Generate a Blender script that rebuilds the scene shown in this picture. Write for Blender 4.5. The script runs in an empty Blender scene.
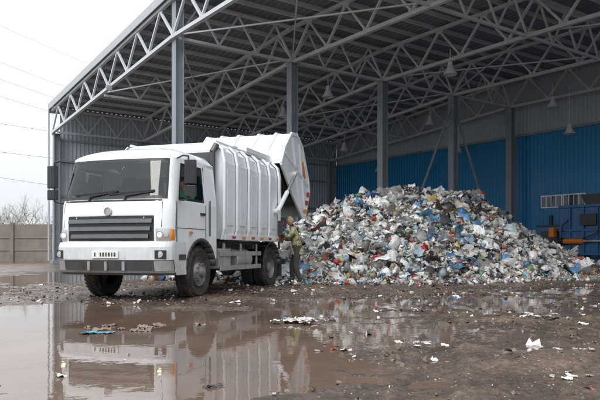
import bpy, math, random
import numpy as np
from mathutils import Vector, Matrix
random.seed(4); rng=np.random.default_rng(7)
S=bpy.context.scene
COL=S.collection
# ------------------------------------------------------------ materials
def newmat(name):
    m=bpy.data.materials.new(name); m.use_nodes=True
    nt=m.node_tree; b=nt.nodes["Principled BSDF"]; return m,nt,b
def pmat(name,col,rough=.5,metal=0.,var=.15,scale=4.,bump=0.,bscale=30.,dirt=None,dirt_amt=.4,dirt_z=None,spec=.5,coat=0.,emit=None,es=0.):
    m,nt,b=newmat(name); N=nt.nodes; L=nt.links
    tc=N.new("ShaderNodeTexCoord"); n=N.new("ShaderNodeTexNoise"); n.inputs["Scale"].default_value=scale; n.inputs["Detail"].default_value=8; n.inputs["Roughness"].default_value=.65
    L.new(tc.outputs["Object"],n.inputs["Vector"])
    mr=N.new("ShaderNodeMapRange"); mr.inputs[1].default_value=.3; mr.inputs[2].default_value=.7; mr.inputs[3].default_value=1-var; mr.inputs[4].default_value=1+var*.6
    L.new(n.outputs[0],mr.inputs[0])
    mx=N.new("ShaderNodeVectorMath"); mx.operation='SCALE'; mx.inputs[0].default_value=col; L.new(mr.outputs[0],mx.inputs["Scale"])
    out=mx.outputs[0]
    rr=N.new("ShaderNodeMapRange"); rr.inputs[1].default_value=.3; rr.inputs[2].default_value=.7; rr.inputs[3].default_value=max(0.02,rough*.8); rr.inputs[4].default_value=min(1,rough*1.25)
    L.new(n.outputs[0],rr.inputs[0]); L.new(rr.outputs[0],b.inputs["Roughness"])
    if dirt is not None:
        n2=N.new("ShaderNodeTexNoise"); n2.inputs["Scale"].default_value=scale*.8; n2.inputs["Detail"].default_value=10; n2.inputs["Roughness"].default_value=.75
        mp=N.new("ShaderNodeMapping"); mp.inputs["Scale"].default_value=(1,1,.35); L.new(tc.outputs["Object"],mp.inputs[0]); L.new(mp.outputs[0],n2.inputs["Vector"])
        d=N.new("ShaderNodeMapRange"); d.inputs[1].default_value=.45; d.inputs[2].default_value=.75; d.inputs[3].default_value=0; d.inputs[4].default_value=dirt_amt
        L.new(n2.outputs[0],d.inputs[0]); fac=d.outputs[0]
        if dirt_z is not None:
            sp=N.new("ShaderNodeSeparateXYZ"); g=N.new("ShaderNodeNewGeometry"); L.new(g.outputs["Position"],sp.inputs[0])
            zr=N.new("ShaderNodeMapRange"); zr.inputs[1].default_value=dirt_z[0]; zr.inputs[2].default_value=dirt_z[1]; zr.inputs[3].default_value=.8; zr.inputs[4].default_value=0
            L.new(sp.outputs[2],zr.inputs[0])
            mu=N.new("ShaderNodeMath"); mu.operation='MULTIPLY'; L.new(zr.outputs[0],mu.inputs[0]); 
            q=N.new("ShaderNodeMapRange"); q.inputs[1].default_value=.35; q.inputs[2].default_value=.65; L.new(n2.outputs[0],q.inputs[0]); L.new(q.outputs[0],mu.inputs[1])
            ad=N.new("ShaderNodeMath"); ad.operation='ADD'; ad.use_clamp=True; L.new(mu.outputs[0],ad.inputs[0]); L.new(fac,ad.inputs[1]); fac=ad.outputs[0]
        mm=N.new("ShaderNodeMix"); mm.data_type='RGBA'; L.new(fac,mm.inputs[0]); L.new(out,mm.inputs[6]); mm.inputs[7].default_value=(*dirt,1); out=mm.outputs[2]
    L.new(out,b.inputs["Base Color"])
    b.inputs["Metallic"].default_value=metal; b.inputs["Specular IOR Level"].default_value=spec
    b.inputs["Coat Weight"].default_value=coat; b.inputs["Coat Roughness"].default_value=.06
    if emit: b.inputs["Emission Color"].default_value=(*emit,1); b.inputs["Emission Strength"].default_value=es
    if bump:
        bn=N.new("ShaderNodeTexNoise"); bn.inputs["Scale"].default_value=bscale; bn.inputs["Detail"].default_value=6; L.new(tc.outputs["Object"],bn.inputs["Vector"])
        bp=N.new("ShaderNodeBump"); bp.inputs["Strength"].default_value=bump; bp.inputs["Distance"].default_value=.02; L.new(bn.outputs[0],bp.inputs["Height"]); L.new(bp.outputs[0],b.inputs["Normal"])
    return m
def glassmat(name,tint):
    m=bpy.data.materials.new(name); m.use_nodes=True; nt=m.node_tree; N=nt.nodes; L=nt.links
    for n in list(N): N.remove(n)
    o=N.new("ShaderNodeOutputMaterial"); t=N.new("ShaderNodeBsdfTransparent"); t.inputs[0].default_value=(*tint,1)
    g=N.new("ShaderNodeBsdfGlossy"); g.inputs["Roughness"].default_value=.02; g.inputs[0].default_value=(1,1,1,1)
    f=N.new("ShaderNodeFresnel"); f.inputs[0].default_value=1.55; mx=N.new("ShaderNodeMixShader")
    L.new(f.outputs[0],mx.inputs[0]); L.new(t.outputs[0],mx.inputs[1]); L.new(g.outputs[0],mx.inputs[2]); L.new(mx.outputs[0],o.inputs[0]); return m
MUDC=(.14,.1,.07)
white=pmat("truck_white",(.82,.84,.86),.2,var=.03,scale=2.5,dirt=(.4,.36,.32),dirt_amt=.14,dirt_z=(.5,1.4),coat=.6)
bodywhite=pmat("compactor_white",(.79,.82,.85),.3,var=.05,scale=1.8,dirt=(.4,.37,.34),dirt_amt=.28,dirt_z=(1.0,1.9),coat=.25)
bumperm=pmat("bumper_grey",(.62,.64,.66),.35,var=.06,dirt=(.25,.2,.16),dirt_amt=.25,dirt_z=(.4,.95))
lowgrey=pmat("lower_bumper_grey",(.3,.31,.325),.42,var=.1,dirt=(.2,.16,.12),dirt_amt=.4,dirt_z=(.3,.95))
guardm=pmat("step_grey",(.36,.37,.38),.45,var=.1,dirt=(.2,.16,.12),dirt_amt=.6,dirt_z=(.3,1.3))
black=pmat("black_plastic",(.018,.018,.02),.4,var=.3)
dgrey=pmat("dark_grey_plastic",(.05,.052,.057),.4,var=.2,dirt=MUDC,dirt_amt=.3)
chass=pmat("chassis_black",(.03,.029,.028),.6,var=.3,dirt=(.14,.105,.08),dirt_amt=.8,dirt_z=(.2,1.1))
rubber=pmat("tyre_rubber",(.02,.02,.021),.75,var=.3,scale=9,bump=.5,dirt=(.12,.09,.065),dirt_amt=.8)
rimm=pmat("rim_steel",(.25,.25,.25),.5,.3,var=.2,scale=8,dirt=(.13,.1,.075),dirt_amt=.95)
alum=pmat("aluminium",(.5,.5,.5),.4,.6,var=.15,dirt=(.2,.16,.12),dirt_amt=.7)
lampm=pmat("lamp_shade",(.6,.63,.66),.35,.0,var=.1)
seatm=pmat("seat_fabric",(.05,.055,.07),.9)
lens=pmat("lamp_lens",(.5,.52,.54),.12,.4,var=.1,scale=20)
bulb=pmat("lit_bulb",(.9,.8,.6),.3,emit=(1,.66,.32),es=7.)
amber=pmat("amber_lens",(.7,.22,.02),.25)
orange=pmat("orange_paint",(.75,.2,.02),.45)
redl=pmat("red_lens",(.5,.02,.02),.25)
plate=pmat("number_plate",(.75,.75,.72),.4)
wsglass=glassmat("windscreen_glass",(.68,.73,.72)); sideglass=glassmat("side_glass",(.9,.92,.91))
steel=pmat("truss_paint",(.6,.64,.68),.5,var=.1,scale=1,dirt=(.3,.3,.3),dirt_amt=.3)
colm=pmat("column_paint",(.28,.315,.36),.5,var=.12,scale=1.3,dirt=(.17,.165,.16),dirt_amt=.4)
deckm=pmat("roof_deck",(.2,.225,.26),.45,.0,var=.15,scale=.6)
greyw=pmat("grey_cladding",(.46,.52,.57),.5,var=.12,scale=.5,dirt=(.3,.3,.3),dirt_amt=.3)
bluew=pmat("blue_cladding",(.008,.24,.52),.38,var=.14,scale=.6,dirt=(.03,.17,.32),dirt_amt=.4)
fasc=pmat("fascia",(.46,.49,.53),.5)
conc=pmat("concrete",(.24,.2,.17),.85,var=.3,scale=.7,bump=.4,bscale=9,dirt=(.1,.08,.065),dirt_amt=.7)
# ------------------------------------------------------------ mesh builder
class MB:
    def __init__(s): s.v=[]; s.f=[]; s.m=[]
    def add(s,vs,fs,mi=0):
        o=len(s.v); s.v+= [tuple(v) for v in vs]; s.f+=[tuple(o+i for i in f) for f in fs]; s.m+=[mi]*len(fs)
    def box(s,c,d,mi=0,R=None):
        vs=[Vector(((i&1)*2-1,((i>>1)&1)*2-1,((i>>2)&1)*2-1)) for i in range(8)]
        vs=[Vector((v.x*d[0]/2,v.y*d[1]/2,v.z*d[2]/2)) for v in vs]
        if R: vs=[R@v for v in vs]
        s.add([v+Vector(c) for v in vs],[(0,2,3,1),(4,5,7,6),(0,1,5,4),(2,6,7,3),(0,4,6,2),(1,3,7,5)],mi)
    def beam(s,p,q,w,h=None,mi=0):
        h=h or w; p=Vector(p);q=Vector(q);d=q-p
        if d.length<1e-6:return
        z=d.normalized(); up=Vector((0,0,1)) if abs(z.z)<.95 else Vector((0,1,0))
        x=z.cross(up).normalized(); y=x.cross(z)
        vs=[]
        for b in (p,q):
            for a,c in ((-1,-1),(1,-1),(1,1),(-1,1)): vs.append(b+x*a*w/2+y*c*h/2)
        s.add(vs,[(3,2,1,0),(4,5,6,7),(0,1,5,4),(1,2,6,5),(2,3,7,6),(3,0,4,7)],mi)
    def cyl(s,p,q,r1,r2=None,n=12,mi=0,caps=True):
        r2=r1 if r2 is None else r2; p=Vector(p);q=Vector(q); z=(q-p).normalized()
        up=Vector((0,0,1)) if abs(z.z)<.95 else Vector((0,1,0)); x=z.cross(up).normalized(); y=x.cross(z)
        vs=[]
        for b,r in ((p,r1),(q,r2)):
            for i in range(n):
                a=2*math.pi*i/n; vs.append(b+x*math.cos(a)*r+y*math.sin(a)*r)
        fs=[(i,(i+1)%n,n+(i+1)%n,n+i) for i in range(n)]
        if caps: fs+=[tuple(range(n))[::-1],tuple(range(n,2*n))]
        s.add(vs,fs,mi)
    def path(s,pts,r,n=8,mi=0):
        for a,b in zip(pts[:-1],pts[1:]): s.cyl(a,b,r,r,n,mi)
    def lathe(s,c,axis,prof,n=32,mi=0):
        z=Vector(axis).normalized(); up=Vector((0,0,1)) if abs(z.z)<.9 else Vector((0,1,0)); x=z.cross(up).normalized(); y=x.cross(z); c=Vector(c)
        vs=[]
        for a,r in prof:
            for i in range(n):
                t=2*math.pi*i/n; vs.append(c+z*a+(x*math.cos(t)+y*math.sin(t))*r)
        fs=[]
        for k in range(len(prof)-1):
            for i in range(n): fs.append((k*n+i,k*n+(i+1)%n,(k+1)*n+(i+1)%n,(k+1)*n+i))
        s.add(vs,fs,mi)
    def prism(s,poly,axis,a,b,mi=0):
        def mk(t,p):
            return (t,p[0],p[1]) if axis==0 else ((p[0],t,p[1]) if axis==1 else (p[0],p[1],t))
        n=len(poly); vs=[mk(a,p) for p in poly]+[mk(b,p) for p in poly]
        s.add(vs,[tuple(range(n))[::-1],tuple(range(n,2*n))]+[(i,(i+1)%n,n+(i+1)%n,n+i) for i in range(n)],mi)
    def obj(s,name,mats,parent=None,smooth=None,bevel=0,solid=0,recalc=True):
        me=bpy.data.meshes.new(name); me.from_pydata(s.v,[],s.f); 
        for m in mats: me.materials.append(m)
        me.polygons.foreach_set("material_index",s.m)
        if recalc:
            import bmesh
            bm=bmesh.new(); bm.from_mesh(me)
            bmesh.ops.recalc_face_normals(bm,faces=bm.faces[:]); bm.to_mesh(me); bm.free()
        if smooth is not None:
            me.polygons.foreach_set("use_smooth",[True]*len(me.polygons)); me.set_sharp_from_angle(angle=math.radians(smooth))
        me.update(); o=bpy.data.objects.new(name,me); COL.objects.link(o)
        if parent: o.parent=parent
        if solid:
            q=o.modifiers.new("s","SOLIDIFY"); q.thickness=solid; q.offset=-1
        if bevel:
            q=o.modifiers.new("b","BEVEL"); q.width=bevel; q.segments=2; q.limit_method='ANGLE'; q.angle_limit=math.radians(40)
        return o
def empty(name,loc=(0,0,0),rz=0):
    e=bpy.data.objects.new(name,None); e.location=loc; e.rotation_euler=(0,0,rz); COL.objects.link(e); return e
# ------------------------------------------------------------ noise
def vnoise(x,y,seed=0):
    xi=np.floor(x).astype(np.int64); yi=np.floor(y).astype(np.int64); xf=x-xi; yf=y-yi
    def h(a,b):
        n=(a*374761393+b*668265263+seed*1274126177)&0xffffffff
        n=((n^(n>>13))*1274126177)&0xffffffff; n=n^(n>>16)
        return (n&0xffff)/65535.0
    u=xf*xf*(3-2*xf); v=yf*yf*(3-2*yf)
    return (h(xi,yi)*(1-u)+h(xi+1,yi)*u)*(1-v)+(h(xi,yi+1)*(1-u)+h(xi+1,yi+1)*u)*v
def fbm(x,y,oct=4,seed=0):
    r=0;a=.5;t=0
    for i in range(oct):
        r=r+a*vnoise(x*2**i+13.7*i,y*2**i+7.1*i,seed+i); t+=a; a*=.5
    return r/t*2-1
# ------------------------------------------------------------ ground
PUD=[(-3.9,9.0,1.6,2.4,.065),(-1.5,7.3,2.2,2.5,.08),(-.2,4.9,1.1,1.0,.045),(1.6,7.4,1.3,1.2,.045),(2.8,12,3.2,1.2,.045),(-.3,10.2,2.0,1.0,.03),(-9,14,3,3,.05),(6,15,3,1.2,.04),(2.4,4.6,.8,.5,.045),(-8,24,4,6,.05),(-1.6,4.9,.9,1.0,.05),(3.6,6.6,.9,.5,.04),(4.2,10,1.6,.6,.04)]
ISL=[(-2.6,11.2,1.6,.35,.035),(0.0,8.4,.7,.18,.05),(1.0,5.9,.8,.3,.05),(2.6,5.4,1.0,.3,.05),(-1.7,7.9,.7,.15,.05),(3.4,8.3,1.4,.4,.04),(1.0,16,5,1.6,.05),(-2.3,4.5,.5,.5,.06),(-3.2,7.0,.4,.3,.05),(-1.0,10.3,1.3,.2,.03)]
TRK=[(1.2,.38),(2.9,.38),(3.9,-.22),(5.7,-.22)]
def gh(x,y):
    x=np.asarray(x,float); y=np.asarray(y,float)
    h=.016+.034*fbm(x*.55,y*.8,3,1)+.028*fbm(x*2.1,y*2.7,3,5)
    ridg=1-np.abs(fbm(x*5.5,y*5.5,3,21)); h=h+.03*(ridg-.72)+.016*fbm(x*14,y*14,2,9)
    for a,b,c,d,e in PUD: h=h-e*np.exp(-(((x-a)/c)**2+((y-b)/d)**2)**1.5)
    for a,b,c,d,e in ISL: h=h+e*np.exp(-((x-a)/c)**2-((y-b)/d)**2)
    for x0,k in TRK:
        u=x-(x0+k*(y-6)+.35*np.sin(y*.45+x0*.1)); g=np.exp(-(u/.16)**4); sh=np.exp(-((np.abs(u)-.22)/.06)**2)
        tr=.007*np.sign(np.sin((y+np.abs(u)*.6)*2*math.pi/.16)); h=h*(1-.55*g)+g*(tr-.01)*(y<15)+.018*sh*(y<15)
    r=np.sqrt(x*x+y*y); far=np.clip((r-22)/20,0,1)
    return h*(1-far*.6)+far*.03
def axis_x():
    a=list(np.arange(-9,9.001,.032)); s=.05; v=9
    while v<900: s*=1.13; v+=s; a.append(v); a.insert(0,-v)
    return np.array(a)
def axis_y():
    a=[2.0]
    while a[-1]<24: a.append(a[-1]*1.0048)
    s=a[-1]*.0055
    while a[-1]<1200: s*=1.1; a.append(a[-1]+s)
    s=.05; v=2.0; 
    while v>-300: s*=1.25; v-=s; a.insert(0,v)
    return np.array(a)
ax,ay=axis_x(),axis_y(); X,Y=np.meshgrid(ax,ay); Z=gh(X,Y)
def gridmesh(name,X,Y,Z,mat,smooth=True):
    ny,nx=X.shape; me=bpy.data.meshes.new(name)
    me.vertices.add(nx*ny); me.vertices.foreach_set("co",np.stack([X,Y,Z],-1).astype(np.float32).ravel())
    i=np.arange(ny*nx).reshape(ny,nx); q=np.stack([i[:-1,:-1],i[:-1,1:],i[1:,1:],i[1:,:-1]],-1).reshape(-1,4)
    me.loops.add(q.size); me.loops.foreach_set("vertex_index",q.ravel().astype(np.int32))
    me.polygons.add(len(q)); me.polygons.foreach_set("loop_start",(np.arange(len(q))*4).astype(np.int32)); me.polygons.foreach_set("loop_total",np.full(len(q),4,np.int32))
    me.polygons.foreach_set("use_smooth",np.full(len(q),smooth)); me.update(calc_edges=True); me.materials.append(mat)
    o=bpy.data.objects.new(name,me); COL.objects.link(o); return o
m,nt,b=newmat("wet_mud"); N=nt.nodes; L=nt.links
g=N.new("ShaderNodeNewGeometry"); sp=N.new("ShaderNodeSeparateXYZ"); L.new(g.outputs["Position"],sp.inputs[0])
n1=N.new("ShaderNodeTexNoise"); n1.inputs["Scale"].default_value=1.1; n1.inputs["Detail"].default_value=12; n1.inputs["Roughness"].default_value=.75; L.new(g.outputs["Position"],n1.inputs["Vector"])
cr=N.new("ShaderNodeValToRGB"); L.new(n1.outputs[0],cr.inputs[0]); e=cr.color_ramp.elements
e[0].position=.34; e[0].color=(.048,.032,.023,1); e[1].position=.7; e[1].color=(.23,.165,.12,1); k=cr.color_ramp.elements.new(.52); k.color=(.11,.075,.053,1)
n2=N.new("ShaderNodeTexNoise"); n2.inputs["Scale"].default_value=20; n2.inputs["Detail"].default_value=10; n2.inputs["Roughness"].default_value=.78; L.new(g.outputs["Position"],n2.inputs["Vector"])
sc=N.new("ShaderNodeMapRange"); sc.inputs[1].default_value=.35; sc.inputs[2].default_value=.65; sc.inputs[3].default_value=.45; sc.inputs[4].default_value=1.5; L.new(n2.outputs[0],sc.inputs[0])
vm=N.new("ShaderNodeVectorMath"); vm.operation='SCALE'; L.new(cr.outputs[0],vm.inputs[0]); L.new(sc.outputs[0],vm.inputs["Scale"]); 
wz=N.new("ShaderNodeMapRange"); wz.inputs[1].default_value=0; wz.inputs[2].default_value=.04; wz.inputs[3].default_value=.7; wz.inputs[4].default_value=1.2; L.new(sp.outputs[2],wz.inputs[0])
vm2=N.new("ShaderNodeVectorMath"); vm2.operation='SCALE'; L.new(vm.outputs[0],vm2.inputs[0]); L.new(wz.outputs[0],vm2.inputs["Scale"])
vo=N.new("ShaderNodeTexVoronoi"); vo.inputs["Scale"].default_value=34; L.new(g.outputs["Position"],vo.inputs["Vector"])
lt=N.new("ShaderNodeMath"); lt.operation='LESS_THAN'; lt.inputs[1].default_value=.22; L.new(vo.outputs["Distance"],lt.inputs[0])
sx=N.new("ShaderNodeSeparateColor"); L.new(vo.outputs["Color"],sx.inputs[0]); gt=N.new("ShaderNodeMath"); gt.operation='GREATER_THAN'; gt.inputs[1].default_value=.84; L.new(sx.outputs[0],gt.inputs[0])
mu=N.new("ShaderNodeMath"); mu.operation='MULTIPLY'; L.new(lt.outputs[0],mu.inputs[0]); L.new(gt.outputs[0],mu.inputs[1])
mm=N.new("ShaderNodeMix"); mm.data_type='RGBA'; L.new(mu.outputs[0],mm.inputs[0]); L.new(vm2.outputs[0],mm.inputs[6]); mm.inputs[7].default_value=(.45,.42,.38,1)
L.new(mm.outputs[2],b.inputs["Base Color"])
rz=N.new("ShaderNodeMapRange"); rz.inputs[1].default_value=0; rz.inputs[2].default_value=.06; rz.inputs[3].default_value=.08; rz.inputs[4].default_value=.32; L.new(sp.outputs[2],rz.inputs[0])
rn=N.new("ShaderNodeMapRange"); rn.inputs[1].default_value=.4; rn.inputs[2].default_value=.62; rn.inputs[3].default_value=.7; rn.inputs[4].default_value=1.5; L.new(n1.outputs[0],rn.inputs[0])
rm=N.new("ShaderNodeMath"); rm.operation='MULTIPLY'; L.new(rz.outputs[0],rm.inputs[0]); L.new(rn.outputs[0],rm.inputs[1]); L.new(rm.outputs[0],b.inputs["Roughness"])
bp=N.new("ShaderNodeBump"); bp.inputs["Strength"].default_value=.9; bp.inputs["Distance"].default_value=.02; L.new(n2.outputs[0],bp.inputs["Height"]); L.new(bp.outputs[0],b.inputs["Normal"])
gridmesh("muddy_ground",X,Y,Z,m)
m,nt,b=newmat("muddy_water"); N=nt.nodes; L=nt.links
g=N.new("ShaderNodeNewGeometry"); n=N.new("ShaderNodeTexNoise"); n.inputs["Scale"].default_value=.6; n.inputs["Detail"].default_value=5; L.new(g.outputs["Position"],n.inputs["Vector"])
cr=N.new("ShaderNodeValToRGB"); L.new(n.outputs[0],cr.inputs[0]); cr.color_ramp.elements[0].position=.3; cr.color_ramp.elements[0].color=(.1,.067,.048,1); cr.color_ramp.elements[1].position=.7; cr.color_ramp.elements[1].color=(.165,.115,.085,1)
L.new(cr.outputs[0],b.inputs["Base Color"]); b.inputs["Roughness"].default_value=.02; b.inputs["IOR"].default_value=1.36
n=N.new("ShaderNodeTexNoise"); n.inputs["Scale"].default_value=5; n.inputs["Detail"].default_value=3; L.new(g.outputs["Position"],n.inputs["Vector"])
bp=N.new("ShaderNodeBump"); bp.inputs["Strength"].default_value=.1; bp.inputs["Distance"].default_value=.01; L.new(n.outputs[0],bp.inputs["Height"]); L.new(bp.outputs[0],b.inputs["Normal"])
w=MB(); w.add([(-60,-20,0),(60,-20,0),(60,60,0),(-60,60,0)],[(0,1,2,3)]); w.obj("puddle_water",[m])
# ------------------------------------------------------------ litter
PAL=[((.68,.68,.67),14),((.86,.86,.86),12),((.48,.48,.48),8),((.28,.26,.24),7),((.3,.21,.13),6),((.42,.32,.21),5),((.035,.035,.04),5),((.1,.09,.08),6),((.05,.2,.42),2.2),((.2,.42,.58),2.4),((.02,.07,.2),1.),((.5,.05,.04),1.8),((.55,.22,.14),1.2),((.1,.25,.1),1.2),((.25,.38,.26),1.1),((.65,.45,.08),1.),((.6,.34,.36),.8),((.45,.58,.62),2.4),((.72,.69,.6),5)]
pc=np.array([p[0] for p in PAL]); pw=np.array([p[1] for p in PAL],float); pw/=pw.sum()
m,nt,b=newmat("litter_colours"); N=nt.nodes; L=nt.links
at=N.new("ShaderNodeAttribute"); at.attribute_name="Col"
g=N.new("ShaderNodeNewGeometry"); n=N.new("ShaderNodeTexNoise"); n.inputs["Scale"].default_value=14; n.inputs["Detail"].default_value=6; L.new(g.outputs["Position"],n.inputs["Vector"])
mr=N.new("ShaderNodeMapRange"); mr.inputs[1].default_value=.4; mr.inputs[2].default_value=.68; mr.inputs[3].default_value=.0; mr.inputs[4].default_value=.5; L.new(n.outputs[0],mr.inputs[0])
mx=N.new("ShaderNodeMix"); mx.data_type='RGBA'; L.new(mr.outputs[0],mx.inputs[0]); L.new(at.outputs["Color"],mx.inputs[6]); mx.inputs[7].default_value=(.14,.115,.1,1)
L.new(mx.outputs[2],b.inputs["Base Color"]); b.inputs["Roughness"].default_value=.36
litm=m
def tmpl_sheet(k=4):
    u=np.linspace(-.5,.5,k); x,y=np.meshgrid(u,u); v=np.stack([x.ravel(),y.ravel(),0*x.ravel()],-1)
    i=np.arange(k*k).reshape(k,k); f=np.stack([i[:-1,:-1],i[:-1,1:],i[1:,1:],i[1:,:-1]],-1).reshape(-1,4); return v,f
def tmpl_bag():
    nu,nv=7,5; v=[];
    for j in range(nv):
        ph=math.pi*(j+.15)/(nv-1+.3)
        for i in range(nu):
            t=2*math.pi*i/nu; v.append((.5*math.sin(ph)*math.cos(t),.5*math.sin(ph)*math.sin(t),.42*math.cos(ph)))
    f=[]
    for j in range(nv-1):
        for i in range(nu): f.append((j*nu+i,(j+1)*nu+i,(j+1)*nu+(i+1)%nu,j*nu+(i+1)%nu))
    return np.array(v),np.array(f)
def tmpl_box():
    v=np.array([((i&1)-.5,((i>>1)&1)-.5,(((i>>2)&1)-.5)*.6) for i in range(8)]); f=np.array([(0,2,3,1),(4,5,7,6),(0,1,5,4),(2,6,7,3),(0,4,6,2),(1,3,7,5)]); return v,f
def litter(name,P,size,kinds=(.62,.25,.13),flat=1.,colsel=None,parent=None,k0=4,crumple=.17):
    n=len(P); ks=rng.choice(3,n,p=kinds); Vs=[];Fs=[];Cs=[];off=0
    for k,(T,F) in enumerate((tmpl_sheet(k0),tmpl_bag(),tmpl_box())):
        idx=np.where(ks==k)[0]; M=len(idx)
        if M==0: continue
        v=np.repeat(T[None],M,0)
        sc=np.stack([rng.uniform(.5,1.4,M),rng.uniform(.35,1.,M),rng.uniform(.4,.9,M)],-1)
        jit=(crumple,.11,.03)[k]; v=v+rng.normal(0,jit,v.shape)*np.array([.7,.7,1.2])
        v=v*sc[:,None,:]*size[idx][:,None,None]
        a=rng.uniform(0,2*np.pi,M); bb=rng.normal(0,.8*flat,M); c=rng.normal(0,.8*flat,M)
        def rot(ax,t):
            R=np.zeros((M,3,3)); C,Sn=np.cos(t),np.sin(t); i,j=[(1,2),(0,2),(0,1)][ax]; R[:,ax,ax]=1; R[:,i,i]=C;R[:,j,j]=C;R[:,i,j]=-Sn;R[:,j,i]=Sn; return R
        R=rot(2,a)@rot(0,bb)@rot(1,c)
        v=np.einsum('mij,mnj->mni',R,v)+P[idx][:,None,:]
        col=(pc if colsel is None else colsel[0])[rng.choice(len(pc) if colsel is None else len(colsel[0]),M,p=pw if colsel is None else colsel[1])]*rng.uniform(.6,1.12,(M,1))
        Vs.append(v.reshape(-1,3)); Cs.append(np.repeat(np.clip(col,0,.88),T.shape[0],0))
        Fs.append((F[None]+off+(np.arange(M)*T.shape[0])[:,None,None]).reshape(-1,4)); off+=M*T.shape[0]
    V=np.concatenate(Vs);F=np.concatenate(Fs);C=np.concatenate(Cs)
    me=bpy.data.meshes.new(name); me.vertices.add(len(V)); me.vertices.foreach_set("co",V.astype(np.float32).ravel())
    me.loops.add(F.size); me.loops.foreach_set("vertex_index",F.ravel().astype(np.int32)); me.polygons.add(len(F))
    me.polygons.foreach_set("loop_start",(np.arange(len(F))*4).astype(np.int32)); me.polygons.foreach_set("loop_total",np.full(len(F),4,np.int32)); me.update(calc_edges=True)
    ca=me.color_attributes.new("Col",'FLOAT_COLOR','POINT'); ca.data.foreach_set("color",np.concatenate([C,np.ones((len(C),1))],1).astype(np.float32).ravel())
    me.materials.append(litm); o=bpy.data.objects.new(name,me); COL.objects.link(o)
    if parent: o.parent=parent
    return o
PX=np.array([-5,-3.5,-1.5,-.4,.8,1.8,3.0,4.0,5.0,6.0,7.0,8.0,9.0,9.9,11.2,12.2]); PZ=np.array([0,.5,1.1,1.6,2.3,2.95,3.2,3.32,3.25,3.25,2.85,2.3,1.65,.95,.32,0])
def ph(x,y,noise=True):
    yf=np.interp(x,[-5,0,4,10,13],[19.5,17.6,18.4,21.6,24.5]); t=(y-yf)/(26-yf); tb=(36-y)/10.
    g=np.where(y<26,np.clip(t,0,1)**.85,np.clip(tb,0,1)**.7); h=np.interp(x,PX,PZ)*g
    if noise: h=h+(.36*fbm(x*.7,y*.7,3,31)+.2*fbm(x*2.6,y*2.6,2,33))*np.clip(h/1.2,0,1)
    return h
px,py=np.meshgrid(np.linspace(-5,13,160),np.linspace(17,36.5,160)); pz=ph(px,py)-.06+np.where(ph(px,py,False)<=0,-.3,0)
m,nt,b=newmat("waste_bed"); N=nt.nodes; L=nt.links
g=N.new("ShaderNodeNewGeometry"); vo=N.new("ShaderNodeTexVoronoi"); vo.inputs["Scale"].default_value=11; L.new(g.outputs["Position"],vo.inputs["Vector"])
cr=N.new("ShaderNodeValToRGB"); sx=N.new("ShaderNodeSeparateColor"); L.new(vo.outputs["Color"],sx.inputs[0]); L.new(sx.outputs[0],cr.inputs[0]); cr.color_ramp.interpolation='CONSTANT'
e=cr.color_ramp.elements; e[0].color=(.05,.045,.04,1); e[1].position=.3; e[1].color=(.14,.1,.075,1)
for p,c in ((.5,(.25,.23,.21,1)),(.7,(.08,.07,.06,1)),(.82,(.4,.39,.37,1)),(.93,(.05,.14,.25,1))): k=e.new(p); k.color=c
L.new(cr.outputs[0],b.inputs["Base Color"]); b.inputs["Roughness"].default_value=.8
pile=empty("garbage_pile"); o=gridmesh("waste_bed",px,py,pz,m); o.parent=pile
n=42000; qx=rng.uniform(-5,12.6,n); qy=17.2+13.3*rng.random(n)**1.1; hz=ph(qx,qy); keep=hz>.01; qx,qy,hz=qx[keep],qy[keep],hz[keep]
sz=np.clip(rng.lognormal(math.log(.14),.5,len(qx)),.05,.5)
litter("loose_waste",np.stack([qx,qy,hz+rng.uniform(-.02,.1,len(qx))],-1),sz,parent=pile)
n=750; qx=rng.uniform(-1,11,n); qy=rng.uniform(18,27,n); hz=ph(qx,qy); k=hz>.1
litter("plastic_bags",np.stack([qx[k],qy[k],hz[k]+.06],-1),rng.uniform(.3,.75,k.sum()),kinds=(.85,.15,0),parent=pile,k0=7,crumple=.085,colsel=(np.array([(.7,.7,.69),(.84,.85,.85),(.04,.04,.045),(.36,.36,.36),(.12,.32,.55),(.5,.48,.42),(.35,.5,.58)]),np.array([.29,.32,.12,.1,.05,.08,.04])))
n=4200; qx=rng.uniform(-1.5,13,n); yf=np.interp(qx,[-5,0,4,10,13],[19.5,17.6,18.4,21.6,24.5]); qy=yf+.4-np.abs(rng.normal(0,.8,n)); 
P1=np.stack([qx,qy,np.maximum(gh(qx,qy),0)+.03],-1); s1=np.clip(rng.lognormal(math.log(.1),.4,n),.03,.26)
n=9500; qx=rng.uniform(-9,11,n); qy=3.7+13.5*rng.random(n)**.8; cl=fbm(qx*.7,qy*1.1,3,77); k=(cl>.06)|(rng.random(n)<.2); k&=(qx>0)|(rng.random(n)<.5); qx,qy=qx[k],qy[k]
hh=gh(qx,qy); k=(hh>-.004)|(rng.random(len(hh))<.08); qx,qy,hh=qx[k],qy[k],hh[k]
P2=np.stack([qx,qy,np.maximum(hh,0)+.006],-1); s2=np.clip(rng.lognormal(math.log(.036),.6,len(qx)),.012,.17)
MUDPAL=(np.array([(.14,.1,.07),(.06,.05,.042),(.58,.56,.53),(.8,.79,.77),(.22,.16,.12),(.06,.2,.38),(.33,.3,.27),(.45,.08,.06)]),np.array([.16,.13,.2,.23,.11,.05,.1,.02]))
sl=empty("scattered_litter"); litter("foot_litter",P1,s1,parent=sl); litter("yard_litter",P2,s2,flat=.3,parent=sl,colsel=MUDPAL,kinds=(.8,.12,.08))
n=9000; qx=rng.uniform(-9,9,n); qy=3.6+13*rng.random(n)**.9; hh=gh(qx,qy); k=(hh>.002)&(fbm(qx*.9,qy*1.4,3,55)>-.15); qx,qy,hh=qx[k],qy[k],hh[k]
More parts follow.
